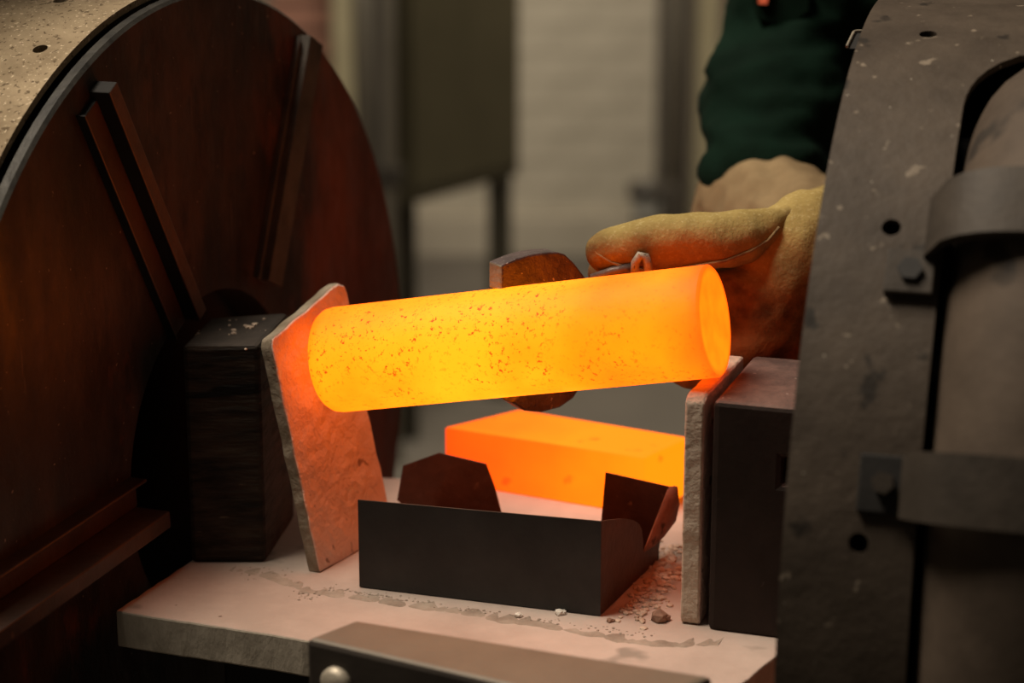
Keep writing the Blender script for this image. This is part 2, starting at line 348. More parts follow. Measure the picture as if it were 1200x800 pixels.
def weld(mb, name, mats, voxel, parent=None, smooth=6, wr=None, origin=None):
    """Melt overlapping limb segments into one continuous skin."""
    o = mb.obj(name, mats, None)
    r = o.modifiers.new('r', 'REMESH'); r.mode = 'VOXEL'; r.voxel_size = voxel; r.use_smooth_shade = True
    if smooth:
        s = o.modifiers.new('s', 'SMOOTH'); s.factor = 0.5; s.iterations = smooth
    bake(o)
    if wr:
        nor = [v.normal.copy() for v in o.data.vertices]
        for v, vn in zip(o.data.vertices, nor):
            d = 0.0
            for (amp, f, st) in wr:
                p = V(v.co.x * st[0], v.co.y * st[1], v.co.z * st[2]) * f
                d += amp * noise.noise(p)
            v.co += vn * d
    for p in o.data.polygons: p.use_smooth = True
    o.data.materials.clear()
    for m in (mats if isinstance(mats, (list, tuple)) else [mats]): o.data.materials.append(m)
    if parent is not None:
        pl = world_loc(parent); o.data.transform(Matrix.Translation(-pl)); o.parent = parent
    elif origin is not None:
        o.data.transform(Matrix.Translation(-V(origin))); o.location = V(origin)
    return o

# directions of the work table: E1 along its front edge, E2 away from the camera
TH = R(-20.5); E1 = V(math.cos(TH), math.sin(TH), 0); E2 = V(-math.sin(TH), math.cos(TH), 0); UP = V(0, 0, 1)
ROT = Matrix.Rotation(TH, 3, 'Z')
def T(a, b, z=0.0): p = E1 * a + E2 * b; return V(p.x, p.y, z)

# ---------------------------------------------------------------- setting
fl = MB().box((0, 1.0, -0.05), (8.4, 8.8, 0.1)).obj('floor', M['floor']); tag(fl, kind='structure')
WY = 5.2
wb = MB().box((0, WY + 0.10, 1.75), (8.4, 0.16, 3.5)).obj('wall_back', M['wall_plain'], origin=(0, WY + 0.1, 0)); tag(wb, kind='structure')
wl = MB().box((-4.28, 1.0, 1.75), (0.16, 8.8, 3.5)).obj('wall_left', M['wall_plain']); tag(wl, kind='structure')
wr_ = MB().box((4.28, 1.0, 1.75), (0.16, 8.8, 3.5)).obj('wall_right', M['wall_plain']); tag(wr_, kind='structure')
random.seed(4)
bme = MB().box((0, 0, 0), (0.246, 0.03, 0.0825)).mesh('brick', M['brick_white'])
for r in range(15):
    for c in range(13):
        o = bpy.data.objects.new('brick', bme); col.objects.link(o); o.parent = wb
        o.location = (-1.25 + c * 0.25 + (0.125 if r % 2 else 0), -0.070 + random.uniform(-0.0015, 0.0015), 0.165 + r * 0.085)
bb = MB().box((0, WY - 0.005, 0.06), (8.3, 0.05, 0.12)).obj('baseboard_back', M['wall_plain']); tag(bb, kind='structure')

# ---------------------------------------------------------------- background furniture, far out of focus
cb = thing('steel_cabinet', 'olive enamelled cabinet on dark legs against the white brick wall', 'cabinet', (-0.1, 3.5, 0))
ca, cbr = V(-0.229, 3.2, 0.529), V(0.018, 3.60, 0.529)
cdir = (cbr - ca).normalized(); cn = V(-cdir.y, cdir.x, 0)
p = [ca, cbr, cbr + cn * 0.55, ca + cn * 0.55]
p = [ca, cbr, cbr + cn * 0.06, ca + cn * 0.06]
MB().prism(p, (0, 0, 1.25)).obj('body', M['cabinet'], cb, bevel=0.006)
q0 = ca + cdir * 0.02 - cn * 0.006
MB().prism([q0 + V(0, 0, 0.03), q0 + cdir * 0.43 + V(0, 0, 0.03), q0 + cdir * 0.43 + V(0, 0, 1.2), q0 + V(0, 0, 1.2)], cn * 0.012).obj('door', M['cabinet'], cb, bevel=0.003)
MB().box(ca + cdir * 0.40 - cn * 0.02 + V(0, 0, 0.75), (0.02, 0.03, 0.12)).obj('handle', M['post'], cb)
for q in (ca + cdir * 0.035 + cn * 0.03, cbr - cdir * 0.04 + cn * 0.03):
    MB().box((q.x, q.y, 0.266), (0.055, 0.055, 0.53)).obj('leg', M['cabinet_leg'], cb)

def standpipe(x, y, r, m, label, flange=None):
    t = thing('standpipe', label, 'pipe', (x, y, 0))
    MB().tube([(x, y, 0), (x, y, 2.2)], r, 16).obj('pipe', m, t)
    if flange: MB().lathe([(r, flange), (r * 1.7, flange), (r * 1.7, flange + 0.04), (r, flange + 0.04)], (x, y, 0), (0, 0, 1), 20).obj('flange', M['post'], t)
    return t
standpipe(-0.252, 3.06, 0.016, M['grey_pipe'], 'thin grey pipe with a dark flange right beside the olive cabinet', 0.60)
standpipe(-0.385, 4.3, 0.036, M['grey_pipe'], 'thicker plain grey pipe between cabinet and beige post')
standpipe(0.482, 4.9, 0.023, M['grey_pipe'], 'plain grey pipe beside the dark post and the pail')
def post(name, x, y, w, m, label, cat='post'):
    t = thing(name, label, cat, (x, y, 0))
    MB().box((x, y, 1.3), (w, w, 2.6)).obj('shaft', m, t, bevel=0.008)
    MB().box((x, y, 0.01), (w * 1.5, w * 1.5, 0.02)).obj('base_plate', M['post'], t)
post('steel_post', 0.430, 4.75, 0.030, M['post'], 'narrow dark post carrying the grey pail')
post('steel_post', 0.513, 4.84, 0.024, M['post'], 'narrow dark post between grey pipe and beige post')
post('wooden_post', 0.578, 4.98, 0.062, M['beige'], 'beige post behind the green jacket sleeve')
post('wooden_post', -0.483, 4.75, 0.06, M['beige'], 'beige post just right of the big left drum')
post('steel_post', -0.325, 4.0, 0.05, M['post'], 'narrow dark post between the two grey pipes')
for (x, y, lab) in ((0.745, 5.0, 'red brown brick pillar behind the green jacket'), (-0.60, 4.9, 'red brown brick pillar peeping out above the left drum')):
    t = thing('brick_pillar', lab, 'pillar', (x, y, 0))
    MB().box((x, y, 1.2), (0.16, 0.16, 2.4)).obj('core', M['post'], t)
    pm = MB().box((0, 0, 0), (0.19, 0.19, 0.07)).mesh('brick', M['pink'])
    for k in range(28):
        o = bpy.data.objects.new('brick', pm); col.objects.link(o); o.parent = t; o.location = (random.uniform(-.003, .003), 0, 0.04 + k * 0.082)
pa = thing('pail', 'small grey pail with a dark rim hung on the narrow post', 'pail', (0.385, 4.66, 0.19))
MB().lathe([(0.0001, 0.0), (0.032, 0.0), (0.046, 0.10), (0.043, 0.10), (0.030, 0.004), (0.0001, 0.004)], (0.385, 4.66, 0.19), (0, 0, 1), 24, True).obj('body', M['pail'], pa)
MB().lathe([(0.043, 0.09), (0.052, 0.09), (0.052, 0.13), (0.043, 0.13)], (0.385, 4.66, 0.19), (0, 0, 1), 24, True).obj('rim', M['post'], pa)
MB().box((0.445, 4.70, 0.25), (0.05, 0.075, 0.12)).obj('bracket', M['post'], pa, bevel=0.004)

# ---------------------------------------------------------------- machine bed under the slab
bed = thing('machine_bed', 'black steel machine bed carrying the pale slab', 'machine bed', T(-0.02, 0.07, 0))
MB().box(T(-0.02, 0.08, 0.60), (0.30, 0.22, 0.10), ROT).obj('table', M['bed'], bed, bevel=0.004)
MB().box(T(-0.02, 0.0, 0.7635), (0.33, 0.035, 0.226), ROT).obj('rail', M['bed'], bed, bevel=0.003)
MB().box(T(-0.02, 0.165, 0.7635), (0.33, 0.035, 0.226), ROT).obj('rail', M['bed'], bed, bevel=0.003)
for a in (-0.14, 0.10):
    for b in (0.0, 0.16): MB().box(T(a, b, 0.275), (0.05, 0.05, 0.55), ROT).obj('leg', M['bed'], bed)

# ---------------------------------------------------------------- refractory slab
def rough_outline(pts, step, amp, seed=0):
    out = []; n = len(pts)
    for i in range(n):
        a, b = V(pts[i]), V(pts[(i + 1) % n]); k = max(1, int((b - a).length / step))
        for j in range(k):
            q = a.lerp(b, j / k); w = V(noise.noise(q * 90 + V(seed, 0, 0)), noise.noise(q * 90 + V(9, seed, 4)), noise.noise(q * 90 + V(2, 5, seed)))
            out.append(q + w * amp)
    return out
def flat_noise(pts, n):
    """keep the outline in its own plane"""
    n = V(n).normalized(); d = V(pts[0]).dot(n); return [V(p) - n * (V(p).dot(n) - d) for p in pts]
so = [T(-0.2105, -0.096), T(0.150, -0.096), T(0.158, -0.06), T(0.1655, -0.02), T(0.1655, 0.238), T(-0.2095, 0.178)]
so = flat_noise(rough_outline(so, 0.006, 0.0014), UP)
sl = MB().prism([p + V(0, 0, Z0 - 0.0225) for p in so], (0, 0, 0.0225), 1, 0).obj('refractory_slab', [M['slab'], M['slab_side']], None, T(-0.02, 0.07, Z0 - 0.0225), 0.0012)
tag(sl, 'pale pinkish refractory slab lying between the two drums', 'slab')

# ---------------------------------------------------------------- the two drums
def arc_patch(c, ax, u, ang0, ang1, lo, hi, r0, r1, n=40):
    """Solid patch of a cylinder wall: axial limits lo(a)..hi(a) between two angles, from radius r0 to r1."""
    m = MB(); rows = []
    for i in range(n + 1):
        a = ang0 + (ang1 - ang0) * i / n; d = u * math.cos(a) + UP * math.sin(a)
        l, h = lo(a), hi(a)
        rows.append([m.bm.verts.new(c + d * r + ax * x) for (r, x) in ((r0, l), (r0, h), (r1, h), (r1, l))])
    for i in range(n):
        A, B = rows[i], rows[i + 1]
        for k in range(4): f = m.bm.faces.new((A[k], A[(k + 1) % 4], B[(k + 1) % 4], B[k])); f.smooth = False
    m.bm.faces.new(rows[0]); m.bm.faces.new(rows[-1][::-1])
    return m
RD, RH = 0.303, 0.108
def drum(c, az, sign, label, shell_m, length, proud=True):
    """c: centre of the face towards the work; sign: which way the shell runs along the axis."""
    c = V(c); n = V(math.cos(R(az)), math.sin(R(az)), 0); ax = n * sign      # ax points from the face into the drum
    t = thing('rotary_drum', label, 'drum', (c.x, c.y, c.z - RD))
    e0 = 0.0125 if proud else -0.004
    t_shell = MB().lathe([(RD - 0.004, e0), (RD, e0), (RD, length), (RD - 0.004, length)], c, ax, 160, True).obj('shell', [shell_m], t)
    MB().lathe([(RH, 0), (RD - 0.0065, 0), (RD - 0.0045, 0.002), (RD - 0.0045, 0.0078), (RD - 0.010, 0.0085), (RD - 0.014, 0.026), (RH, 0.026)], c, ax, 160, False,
               True, 0, [0, 1, 1, 1, 2, 2, 2]).obj('end_plate', [M['plate_rust_glow'], M['plate_edge'], M['black']], t)
    MB().lathe([(RH + 0.002, 0.026), (RH + 0.006, 0.026), (RH + 0.006, 0.2), (RH + 0.002, 0.2)], c, ax, 64, True).obj('hub_tube', M['black'], t)
    MB().lathe([(0.0005, 0.19), (RH + 0.004, 0.19), (RH + 0.004, 0.2), (0.0005, 0.2)], c, ax, 48, False).obj('hub_end', M['black'], t)
    MB().lathe([(RH, length - 0.02), (RD - 0.005, length - 0.02), (RD - 0.005, length), (RH, length)], c, ax, 96, False).obj('back_plate', M['black'], t)
    return t, t_shell, c, n, ax

# left drum: its rusty end plate faces the work
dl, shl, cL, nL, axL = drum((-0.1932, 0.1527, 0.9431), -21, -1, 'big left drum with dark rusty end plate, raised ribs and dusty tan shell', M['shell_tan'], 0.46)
mL = V(-nL.y, nL.x, 0)
def LP(a, z, h=0.0): return cL + mL * a + UP * z + nL * h
def cyl_hole(c, ax, u, axial, ang, rad, R0=RD):
    d = u * math.cos(ang) + UP * math.sin(ang)
    p = c + ax * axial + d * (R0 - 0.03)
    return MB().tube([p, p + d * 0.06], rad, 20).obj('cutter', M['black'])
def rib(a0, a1, flip, wide, m1, m2, name='rib', hgt=0.020, lip=0.0022, bar_w=0.36):
    """Radial channel on the end plate: thin flange, floor and thick bar; a0/a1 = (along, up) of its inner and outer end."""
    p0, p1 = V(a0[0], a0[1]), V(a1[0], a1[1])
    d = (p1 - p0); L = d.length; d = d / L; s = V(-d.y, d.x) * flip
    def P(l, w, h): q = p0 + d * l + s * w; return LP(q.x, q.y, h)
    mb = MB()
    def bar(w0, w1, h, l0, l1, mi):
        mb.prism([P(l0, w0, -0.002), P(l0, w1, -0.002), P(l0, w1, h), P(l0, w0, h)], P(l1, 0, 0) - P(l0, 0, 0), mi)
    bar(-wide / 2, -wide / 2 + lip, hgt * 0.45, 0, L * 0.985, 0)
    bar(-wide / 2 + lip, wide / 2 - wide * bar_w, 0.0035, 0.0, L * 0.97, 1)
    bar(wide / 2 - wide * bar_w, wide / 2, hgt, 0.0, L, 0)
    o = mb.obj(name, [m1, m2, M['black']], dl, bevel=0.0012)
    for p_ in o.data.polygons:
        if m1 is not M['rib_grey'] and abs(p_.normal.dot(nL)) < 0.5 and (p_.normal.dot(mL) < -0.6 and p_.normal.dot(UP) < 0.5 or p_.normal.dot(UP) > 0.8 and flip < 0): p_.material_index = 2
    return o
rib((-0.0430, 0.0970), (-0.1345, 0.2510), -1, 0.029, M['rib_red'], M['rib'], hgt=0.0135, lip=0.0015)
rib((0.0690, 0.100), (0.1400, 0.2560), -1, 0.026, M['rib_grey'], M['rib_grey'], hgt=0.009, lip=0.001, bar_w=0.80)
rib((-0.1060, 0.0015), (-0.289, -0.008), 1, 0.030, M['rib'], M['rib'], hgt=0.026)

# right drum: seen from outside, its face turned away; slot with a strapped pipe in the shell
dr, shr, cR, nR, axR = drum((0.2189, 0.073, 0.9425), -17, 1, 'dark right drum with rivet holes and a strapped pipe in its slotted shell', M['shell_dark'], 0.42, False)
mR = V(-nR.y, nR.x, 0); uR = -mR
def RP(axial, deg, r): a = R(deg); return cR + nR * axial + (uR * math.cos(a) + UP * math.sin(a)) * r
TOP, S0, S1 = 71.0, 0.0580, 0.165
def s_lo(a):
    d = math.degrees(a); e = max(0.0, (d - (TOP - 11)) / 11.0); return S0 + (0.5 * (S1 - S0) - 0.004) * (1 - math.sqrt(max(0, 1 - e * e)))
def s_hi(a):
    d = math.degrees(a); e = max(0.0, (d - (TOP - 11)) / 11.0); return S1 - (0.5 * (S1 - S0) - 0.004) * (1 - math.sqrt(max(0, 1 - e * e)))
slot = arc_patch(cR, nR, uR, R(-70), R(TOP), s_lo, s_hi, RD - 0.03, RD + 0.03, 90).obj('cutter', M['black'])
cut(shr, [slot] + [cyl_hole(cR, nR, uR, 0.032, R(a), 0.0048) for a in (73.9, 44.0, 14.0, 104.0)])
uL = V(nL.y, -nL.x, 0)
cut(shl, [cyl_hole(cL, axL, uL, a, R(t), 0.0045) for (a, t) in ((0.034, 65.4), (0.061, 78.2), (0.034, 25.0), (0.034, 105.0))])
def round_normals(o, c, ax):
    me = o.data; off = world_loc(o); out = []
    for p_ in me.polygons:
        p_.use_smooth = True
        for li in p_.loop_indices:
            q = me.vertices[me.loops[li].vertex_index].co + off - c; q = q - ax * q.dot(ax); q.normalize()
            d = p_.normal.dot(q)
            out.append(q if d > 0.9 else (-q if d < -0.9 else p_.normal.copy()))
    me.normals_split_custom_set(out)
round_normals(shr, cR, axR); round_normals(shl, cL, axL)
# dark liner behind the slot
arc_patch(cR, nR, uR, R(-75), R(76), lambda a: 0.04, lambda a: 0.185, 0.235, 0.239, 40).obj('slot_liner', M['black'], dr)
pts, rr = [], []
for i in range(60):
    d = 68.5 - i * (68.5 + 66) / 59.0; e = max(0.0, (d - 50) / 18.5)
    pts.append(RP(0.1105 + 0.006 * e * e, d, 0.281 - 0.030 * e ** 2)); rr.append(0.0505 * math.sqrt(max(0.02, 1 - max(0.0, (d - 62.5) / 6.2) ** 2)))
pipe = MB().tube(pts, rr, 28).obj('pipe', M['pipe_brown'], dr)
def strap(d0, d1, h):
    """Band over the pipe: follows the pipe's bulge from side to side."""
    mb = MB(); prof = []
    for i in range(15):
        x = 0.050 + 0.120 * i / 14.0; q = (x - 0.11) / 0.060
        prof.append((x, 0.304 + (0.0300) * max(0.0, 1 - abs(q) ** 3.0) ** 0.6))
    rows = []
    for k in range(9):
        d = d0 + (d1 - d0) * k / 8.0
        rows.append(([mb.bm.verts.new(RP(x, d, r)) for x, r in prof], [mb.bm.verts.new(RP(x, d, r + h)) for x, r in prof]))
    for k in range(8):
        (a, b), (c, d_) = rows[k], rows[k + 1]
        for i in range(14):
            mb.bm.faces.new((a[i], a[i + 1], c[i + 1], c[i])); mb.bm.faces.new((b[i], d_[i], d_[i + 1], b[i + 1]))
        mb.bm.faces.new((a[0], c[0], d_[0], b[0])); mb.bm.faces.new((a[14], b[14], d_[14], c[14]))
    for (a, b) in (rows[0], rows[-1]):
        for i in range(14): mb.bm.faces.new((a[i], b[i], b[i + 1], a[i + 1]))
    o = mb.obj('strap', M['strap'], dr); return sharp_smooth(o)
for d0, d1 in ((46.4, 40.3), (22.2, 16.6)):
    st = strap(d0, d1, 0.007)
lug = arc_patch(cR, nR, uR, R(36.8), R(41.2), lambda a: 0.0325, lambda a: 0.056, RD - 0.001, RD + 0.006, 8).obj('lug', M['strap'], dr, bevel=0.001)
MB().tube([RP(0.0445, 39.0, RD), RP(0.0445, 39.0, RD + 0.009)], 0.0062, 6).obj('bolt', M['bed'], lug)
lug2 = arc_patch(cR, nR, uR, R(16.8), R(22.0), lambda a: 0.030, lambda a: 0.053, RD - 0.001, RD + 0.004, 8).obj('lug', M['black'], dr, bevel=0.001)
MB().tube([RP(0.042, 19.5, RD), RP(0.042, 19.5, RD + 0.010)], 0.0055, 6).obj('bolt', M['strap'], lug2)
# bent clip on the face side near the top
m_ = MB(); m_.prism([RP(-0.003, 81, 0.290), RP(-0.012, 81, 0.290), RP(-0.012, 75.5, 0.290), RP(-0.003, 75.5, 0.290)], (0, 0.004, 0.0)).obj('clip', M['black'], dr)
MB().tube([RP(-0.003, 81.2, 0.291), RP(-0.0115, 81.2, 0.291), RP(-0.013, 80.7, 0.291), RP(-0.013, 75.5, 0.291)], 0.0009, 8).obj('clip_edge', M['jaw_end'], dr)

def pedestal(c, n, ax, label):
    b = V(c) + ax * 0.23; t = thing('drum_pedestal', label, 'stand', (b.x, b.y, 0))
    rot = Matrix.Rotation(math.atan2(n.y, n.x), 3, 'Z')
    MB().box((b.x, b.y, 0.29), (0.30, 0.34, 0.58), rot).obj('base', M['bed'], t, bevel=0.005)
    m = V(-n.y, n.x, 0)
    mb = MB()
    arc = [(RD + 0.0005) * V(math.cos(R(q)), math.sin(R(q))) for q in range(235, 306, 5)]
    pr = [b + m * p_.x + V(0, 0, c[2] + p_.y) for p_ in arc]
    pr += [b + m * 0.174 + V(0, 0, 0.57), b - m * 0.174 + V(0, 0, 0.57)]
    mb.prism([q - n * 0.12 for q in pr], n * 0.24); mb.obj('saddle', M['bed'], t)
pedestal((-0.1932, 0.1527, 0.9431), nL, axL, 'black pedestal under the left drum')
pedestal((0.2189, 0.073, 0.9425), nR, axR, 'black pedestal under the right drum')

# ---------------------------------------------------------------- blocks and fibre boards
def block(name, base, h, mats, label, notch=None):
    mb = MB(); mb.prism([V(*p, Z0) for p in base], (0, 0, h))
    mb.bm.faces.ensure_lookup_table()
    o = mb.obj(name, mats, None, (base[0][0], base[0][1], Z0))
    if notch: cut(o, [notch])
    s = o.modifiers.new('b', 'BEVEL'); s.width = 0.003; s.segments = 2; s.limit_method = 'ANGLE'
    bake(o)
    for p_ in o.data.polygons:
        if p_.normal.z > 0.5: p_.material_index = 1
    tag(o, label, 'block'); return o
block('wooden_block', [(-0.1985, 0.062), (-0.1525, 0.0625), (-0.1430, 0.146), (-0.1915, 0.132)], 0.1395, [M['wood'], M['wood_top']],
      'charred dark wooden block standing between left drum and orange-lit board')
A = V(0.1108, -0.0445, 0); e1b = V(math.cos(R(-18.7)), math.sin(R(-18.7)), 0); e2b = V(math.cos(R(71.3)), math.sin(R(71.3)), 0)
Wd = 0.066
nc = A + e1b * 0.047 + V(0, 0, Z0 + 0.0985)
notch = MB().box(nc, (0.014, 0.03, 0.016), Matrix.Rotation(R(-18.7), 3, 'Z')).obj('cutter', M['black'])
block('steel_block', [tuple((A)[:2]), tuple((A + e1b * Wd)[:2]), tuple((A + e1b * Wd + e2b * 0.105)[:2]), tuple((A + e2b * 0.105)[:2])], 0.1352,
      [M['block'], M['block_top']], 'dark sooty block with a square hole beside the right drum', notch)

def board(name, pts, off, mats, label, seed):
    n = V(off).normalized()
    o = flat_noise(rough_outline(pts, 0.003, 0.0011, seed), n)
    mb = MB().prism(o, off, 1, 0)
    ob = sharp_smooth(mb.obj(name, mats, None, pts[0], 0.0014), 50)
    tag(ob, label, 'board'); return ob
pa_, pb_, pt_ = V(-0.1177, 0.0444, 0.9), V(-0.0762, 0.1217, 0.9), V(-0.1447, 0.0542, 1.0437)
nb = (pb_ - pa_).cross(pt_ - pa_).normalized()
if nb.x < 0: nb = -nb
lp = [(-0.1177, 0.0444, 0.9004), (-0.0762, 0.1217, 0.9004), (-0.0813, 0.1226, 0.925), (-0.0926, 0.1248, 0.9805), (-0.1044, 0.1337, 1.0539), (-0.1063, 0.1327, 1.0602), (-0.1101, 0.1268, 1.0627), (-0.1385, 0.068, 1.0480), (-0.1440, 0.0565, 1.0449), (-0.1445, 0.0542, 1.0405)]
board('fibre_board', lp, -nb * 0.0085, [M['board'], M['board_edge']], 'leaning fibre board glowing salmon behind the hot billet, against the wooden block', 3)
e1r = E1
b0 = V(0.0958, -0.0362, 0.9004); lean = V(0.0025, -0.001, 0)
def RPt(l, z): return b0 + V(0.335, 0.942, 0) * l + lean * (z / 0.137) + V(0, 0, z)
rp = [RPt(0.000, 0.003), RPt(0.003, 0.0), RPt(0.095, 0.0), RPt(0.095, 0.1355), RPt(0.006, 0.1355), RPt(0.001, 0.132)]
board('fibre_board', rp, V(0.942, -0.335, 0) * 0.0112, [M['board'], M['board_pale']], 'thin pale fibre board standing upright against the square-holed block', 8)

# ---------------------------------------------------------------- hot steel
cl_, cr_ = V(-0.1114, 0.0737, 1.0267), V(0.1145, -0.0084, 1.072)
bx = (cr_ - cl_); BL_ = bx.length; bx.normalize(); RB = 0.0321
prof = [(0.0002, 0.0), (RB - 0.006, 0.0), (RB - 0.0025, 0.0012), (RB - 0.0006, 0.004), (RB, 0.008), (RB, BL_ - 0.0012), (RB - 0.0012, BL_), (0.0002, BL_)]
mb = MB().lathe(prof, (0, 0, 0), (1, 0, 0), 96, True, False)
bmesh.ops.subdivide_edges(mb.bm, edges=[e for e in mb.bm.edges if e.calc_length() > 0.1], cuts=12)
bil = mb.obj('steel_billet', [M['hot'], M['hot_end']])
for p_ in bil.data.polygons:
    if abs(p_.normal.x) > 0.95: p_.material_index = 1
bil.location = cl_; bil.rotation_mode = 'QUATERNION'; bil.rotation_quaternion = bx.to_track_quat('X', 'Z')
b_ = bil.modifiers.new('e', 'EDGE_SPLIT'); b_.split_angle = R(40)
tag(bil, 'round steel billet glowing yellow orange, held in the tongs', 'billet')
P4 = [V(-0.0464, 0.2186, Z0), V(0.0878, 0.1495, Z0), V(0.1206, 0.1948, Z0), V(0.0048, 0.2622, Z0)]
o4 = P4[0]; ang = math.atan2((P4[1] - P4[0]).y, (P4[1] - P4[0]).x)
loc = [Matrix.Rotation(-ang, 3, 'Z') @ (p - o4) for p in P4]
hb = MB().prism(loc, (0, 0, 0.0402)).obj('steel_bar', [M['hotbar'], M['hotbar_top']], bevel=0.0016, bseg=2)
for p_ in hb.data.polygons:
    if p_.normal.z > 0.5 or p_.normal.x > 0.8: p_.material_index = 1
hb.location = o4 + V(0, 0, 0.0003); hb.rotation_euler = (0, 0, ang)
tag(hb, 'rectangular steel bar glowing orange on the slab behind the sheet tray', 'bar')

# ---------------------------------------------------------------- folded sheet tray
tr = thing('sheet_tray', 'folded dark sheet metal tray with torn tabs in the middle of the slab', 'tray', (-0.0, 0.035, Z0))
FL, FR, BR, BLc = V(-0.091, 0.0216, 0.9008), V(0.0513, -0.0241, 0.9008), V(0.0912, 0.0679, 0.9008), V(-0.0511, 0.1136, 0.9008)
def sheet(name, pts, m, parent, th=0.0011, label=None, bend=None):
    mb = MB()
    n = (V(pts[1]) - V(pts[0])).cross(V(pts[-1]) - V(pts[0])).normalized() * th
    mb.prism(pts, n)
    o = mb.obj(name, m, parent)
    if label: o['label'] = label
    return o
sheet('front_wall', [FL, FR, FR + V(-0.0003, 0, 0.0575), FL + V(0, 0, 0.0548)], M['tray'], tr)
sheet('floor_sheet', [FL, FR, BR, BLc], M['tray_in'], tr)
sheet('left_wall', [FL, BLc, BLc + V(0, 0, 0.013), FL + V(0, 0, 0.0545)], M['tray_in'], tr)
rw = [FR, V(0.0898, 0.0646, 0.9008), V(0.0928, 0.0715, 0.915), V(0.0798, 0.0415, 0.9154), V(0.0796, 0.041, 0.922), V(0.0783, 0.0381, 0.9309), V(0.0768, 0.0346, 0.9352), V(0.0752, 0.0309, 0.9378), V(0.0720, 0.0235, 0.942), V(0.0686, 0.0158, 0.9453), V(0.064, 0.0052, 0.9493), V(0.060, -0.0041, 0.9521), V(0.0555, -0.0145, 0.9554), V(0.0512, -0.0241, 0.9580)]
sheet('right_wall', rw, M['tray_in'], tr, -0.0011, 'browned side wall with a curved torn edge')
sheet('back_wall', [BLc, BR, BR + V(0, 0, 0.018), BLc + V(0, 0, 0.018)], M['tray_in'], tr)
bk = E2 * 0.006
sheet('tab', [V(0.0559, 0.0792, 0.9008) , V(0.0895, 0.0684, 0.9008), V(0.0895, 0.0684, 0.917), V(0.0965, 0.0662, 0.9488), V(0.0582, 0.0785, 0.9539), V(0.0559, 0.0792, 0.9212)], M['tray_in'], tr, label='tall upright corner tab')
sheet('tab', [V(-0.0470, 0.1123, 0.9008), V(-0.0060, 0.0991, 0.9008), V(-0.0065, 0.0993, 0.9203), V(-0.0108, 0.1007, 0.937), V(-0.0162, 0.1024, 0.9517), V(-0.0461, 0.112, 0.956), V(-0.0694, 0.1195, 0.945), V(-0.0736, 0.1208, 0.9216), V(-0.0600, 0.1165, 0.9100)], M['tray_in'], tr, label='five-sided upright tab at the back')
# curled flap: from the tab's slanting edge, rolled outwards
mb = MB(); A0, A1 = V(0.0965, 0.0662, 0.9488), V(0.0800, 0.0418, 0.9154)
outer = [V(0.1000, 0.0800, 0.9440), V(0.1040, 0.0800, 0.9290), V(0.1030, 0.0730, 0.9200), V(0.0950, 0.0640, 0.9150), V(0.0895, 0.0560, 0.9150), V(0.0803, 0.0420, 0.9150)]
outer = [V(0.0995, 0.0720, 0.9470), V(0.1035, 0.0760, 0.9335), V(0.1010, 0.0700, 0.9250), V(0.0935, 0.0600, 0.9190), V(0.0875, 0.0530, 0.9155), V(0.0802, 0.0420, 0.9153)]
rows = []
for i in range(6):
    s_ = A0.lerp(A1, i / 5.0); e_ = outer[i]; row = []
    for k in range(6):
        f = k / 5.0; q = s_.lerp(e_, f) + E1 * (0.0035 * math.sin(math.pi * f) * (1 - i / 5.0)); row.append(mb.bm.verts.new(q))
    rows.append(row)
for i in range(5):
    for k in range(5): f_ = mb.bm.faces.new((rows[i][k], rows[i][k + 1], rows[i + 1][k + 1], rows[i + 1][k])); f_.smooth = True
fo = mb.obj('curled_flap', M['tray_red'], tr); fo['label'] = 'reddish flap curled outwards'
sm = fo.modifiers.new('t', 'SOLIDIFY'); sm.thickness = 0.0012; sm.offset = 0

# ---------------------------------------------------------------- tongs
tg = thing('tongs', 'dark scaled steel tongs gripping the glowing billet from behind', 'tongs', (0.06, 0.07, 1.08))
PHI = R(35); d1 = V(math.cos(PHI), math.sin(PHI), 0); d2 = V(-math.sin(PHI), math.cos(PHI), 0)
j0 = V(-0.0060, 0.0350, 1.0786)
def J(a, z): return j0 + d1 * a + V(0, 0, z - 0.17 * a)
# outline of the claw's broad face: a = along, z = up
low = [(0.0, 0.0), (0.008, 0.0022), (0.016, 0.0042), (0.024, 0.0056), (0.032, 0.0060), (0.040, 0.0050), (0.048, 0.0030), (0.056, -0.001), (0.066, -0.008)]
top = [(0.0, 0.0160), (0.010, 0.0200), (0.020, 0.0230), (0.030, 0.0248), (0.040, 0.0256), (0.046, 0.0246), (0.053, 0.0195), (0.060, 0.0125), (0.070, 0.001)]
ol = [J(a, z) for a, z in low] + [J(a, z) for a, z in reversed(top)]
mb = MB().prism(ol, d2 * 0.0135)
mb.bm.faces.ensure_lookup_table()
jw = mb.obj('upper_jaw', [M['jaw'], M['jaw_end']], tg, bevel=0.0012)
for p_ in jw.data.polygons:
    if p_.normal.dot(-d1) > 0.9: p_.material_index = 1
j1 = V(0.0000, 0.0480, 1.0055)
lo_ = [(0.0, 0.002), (0.006, 0.0068), (0.018, 0.011), (0.034, 0.013), (0.048, 0.011), (0.052, 0.004), (0.046, -0.003), (0.036, -0.0072), (0.022, -0.0080), (0.010, -0.005)]
MB().prism([j1 + d1 * a + V(0, 0, z) for a, z in lo_], d2 * 0.0125).obj('lower_jaw', M['jaw'], tg, bevel=0.0012)
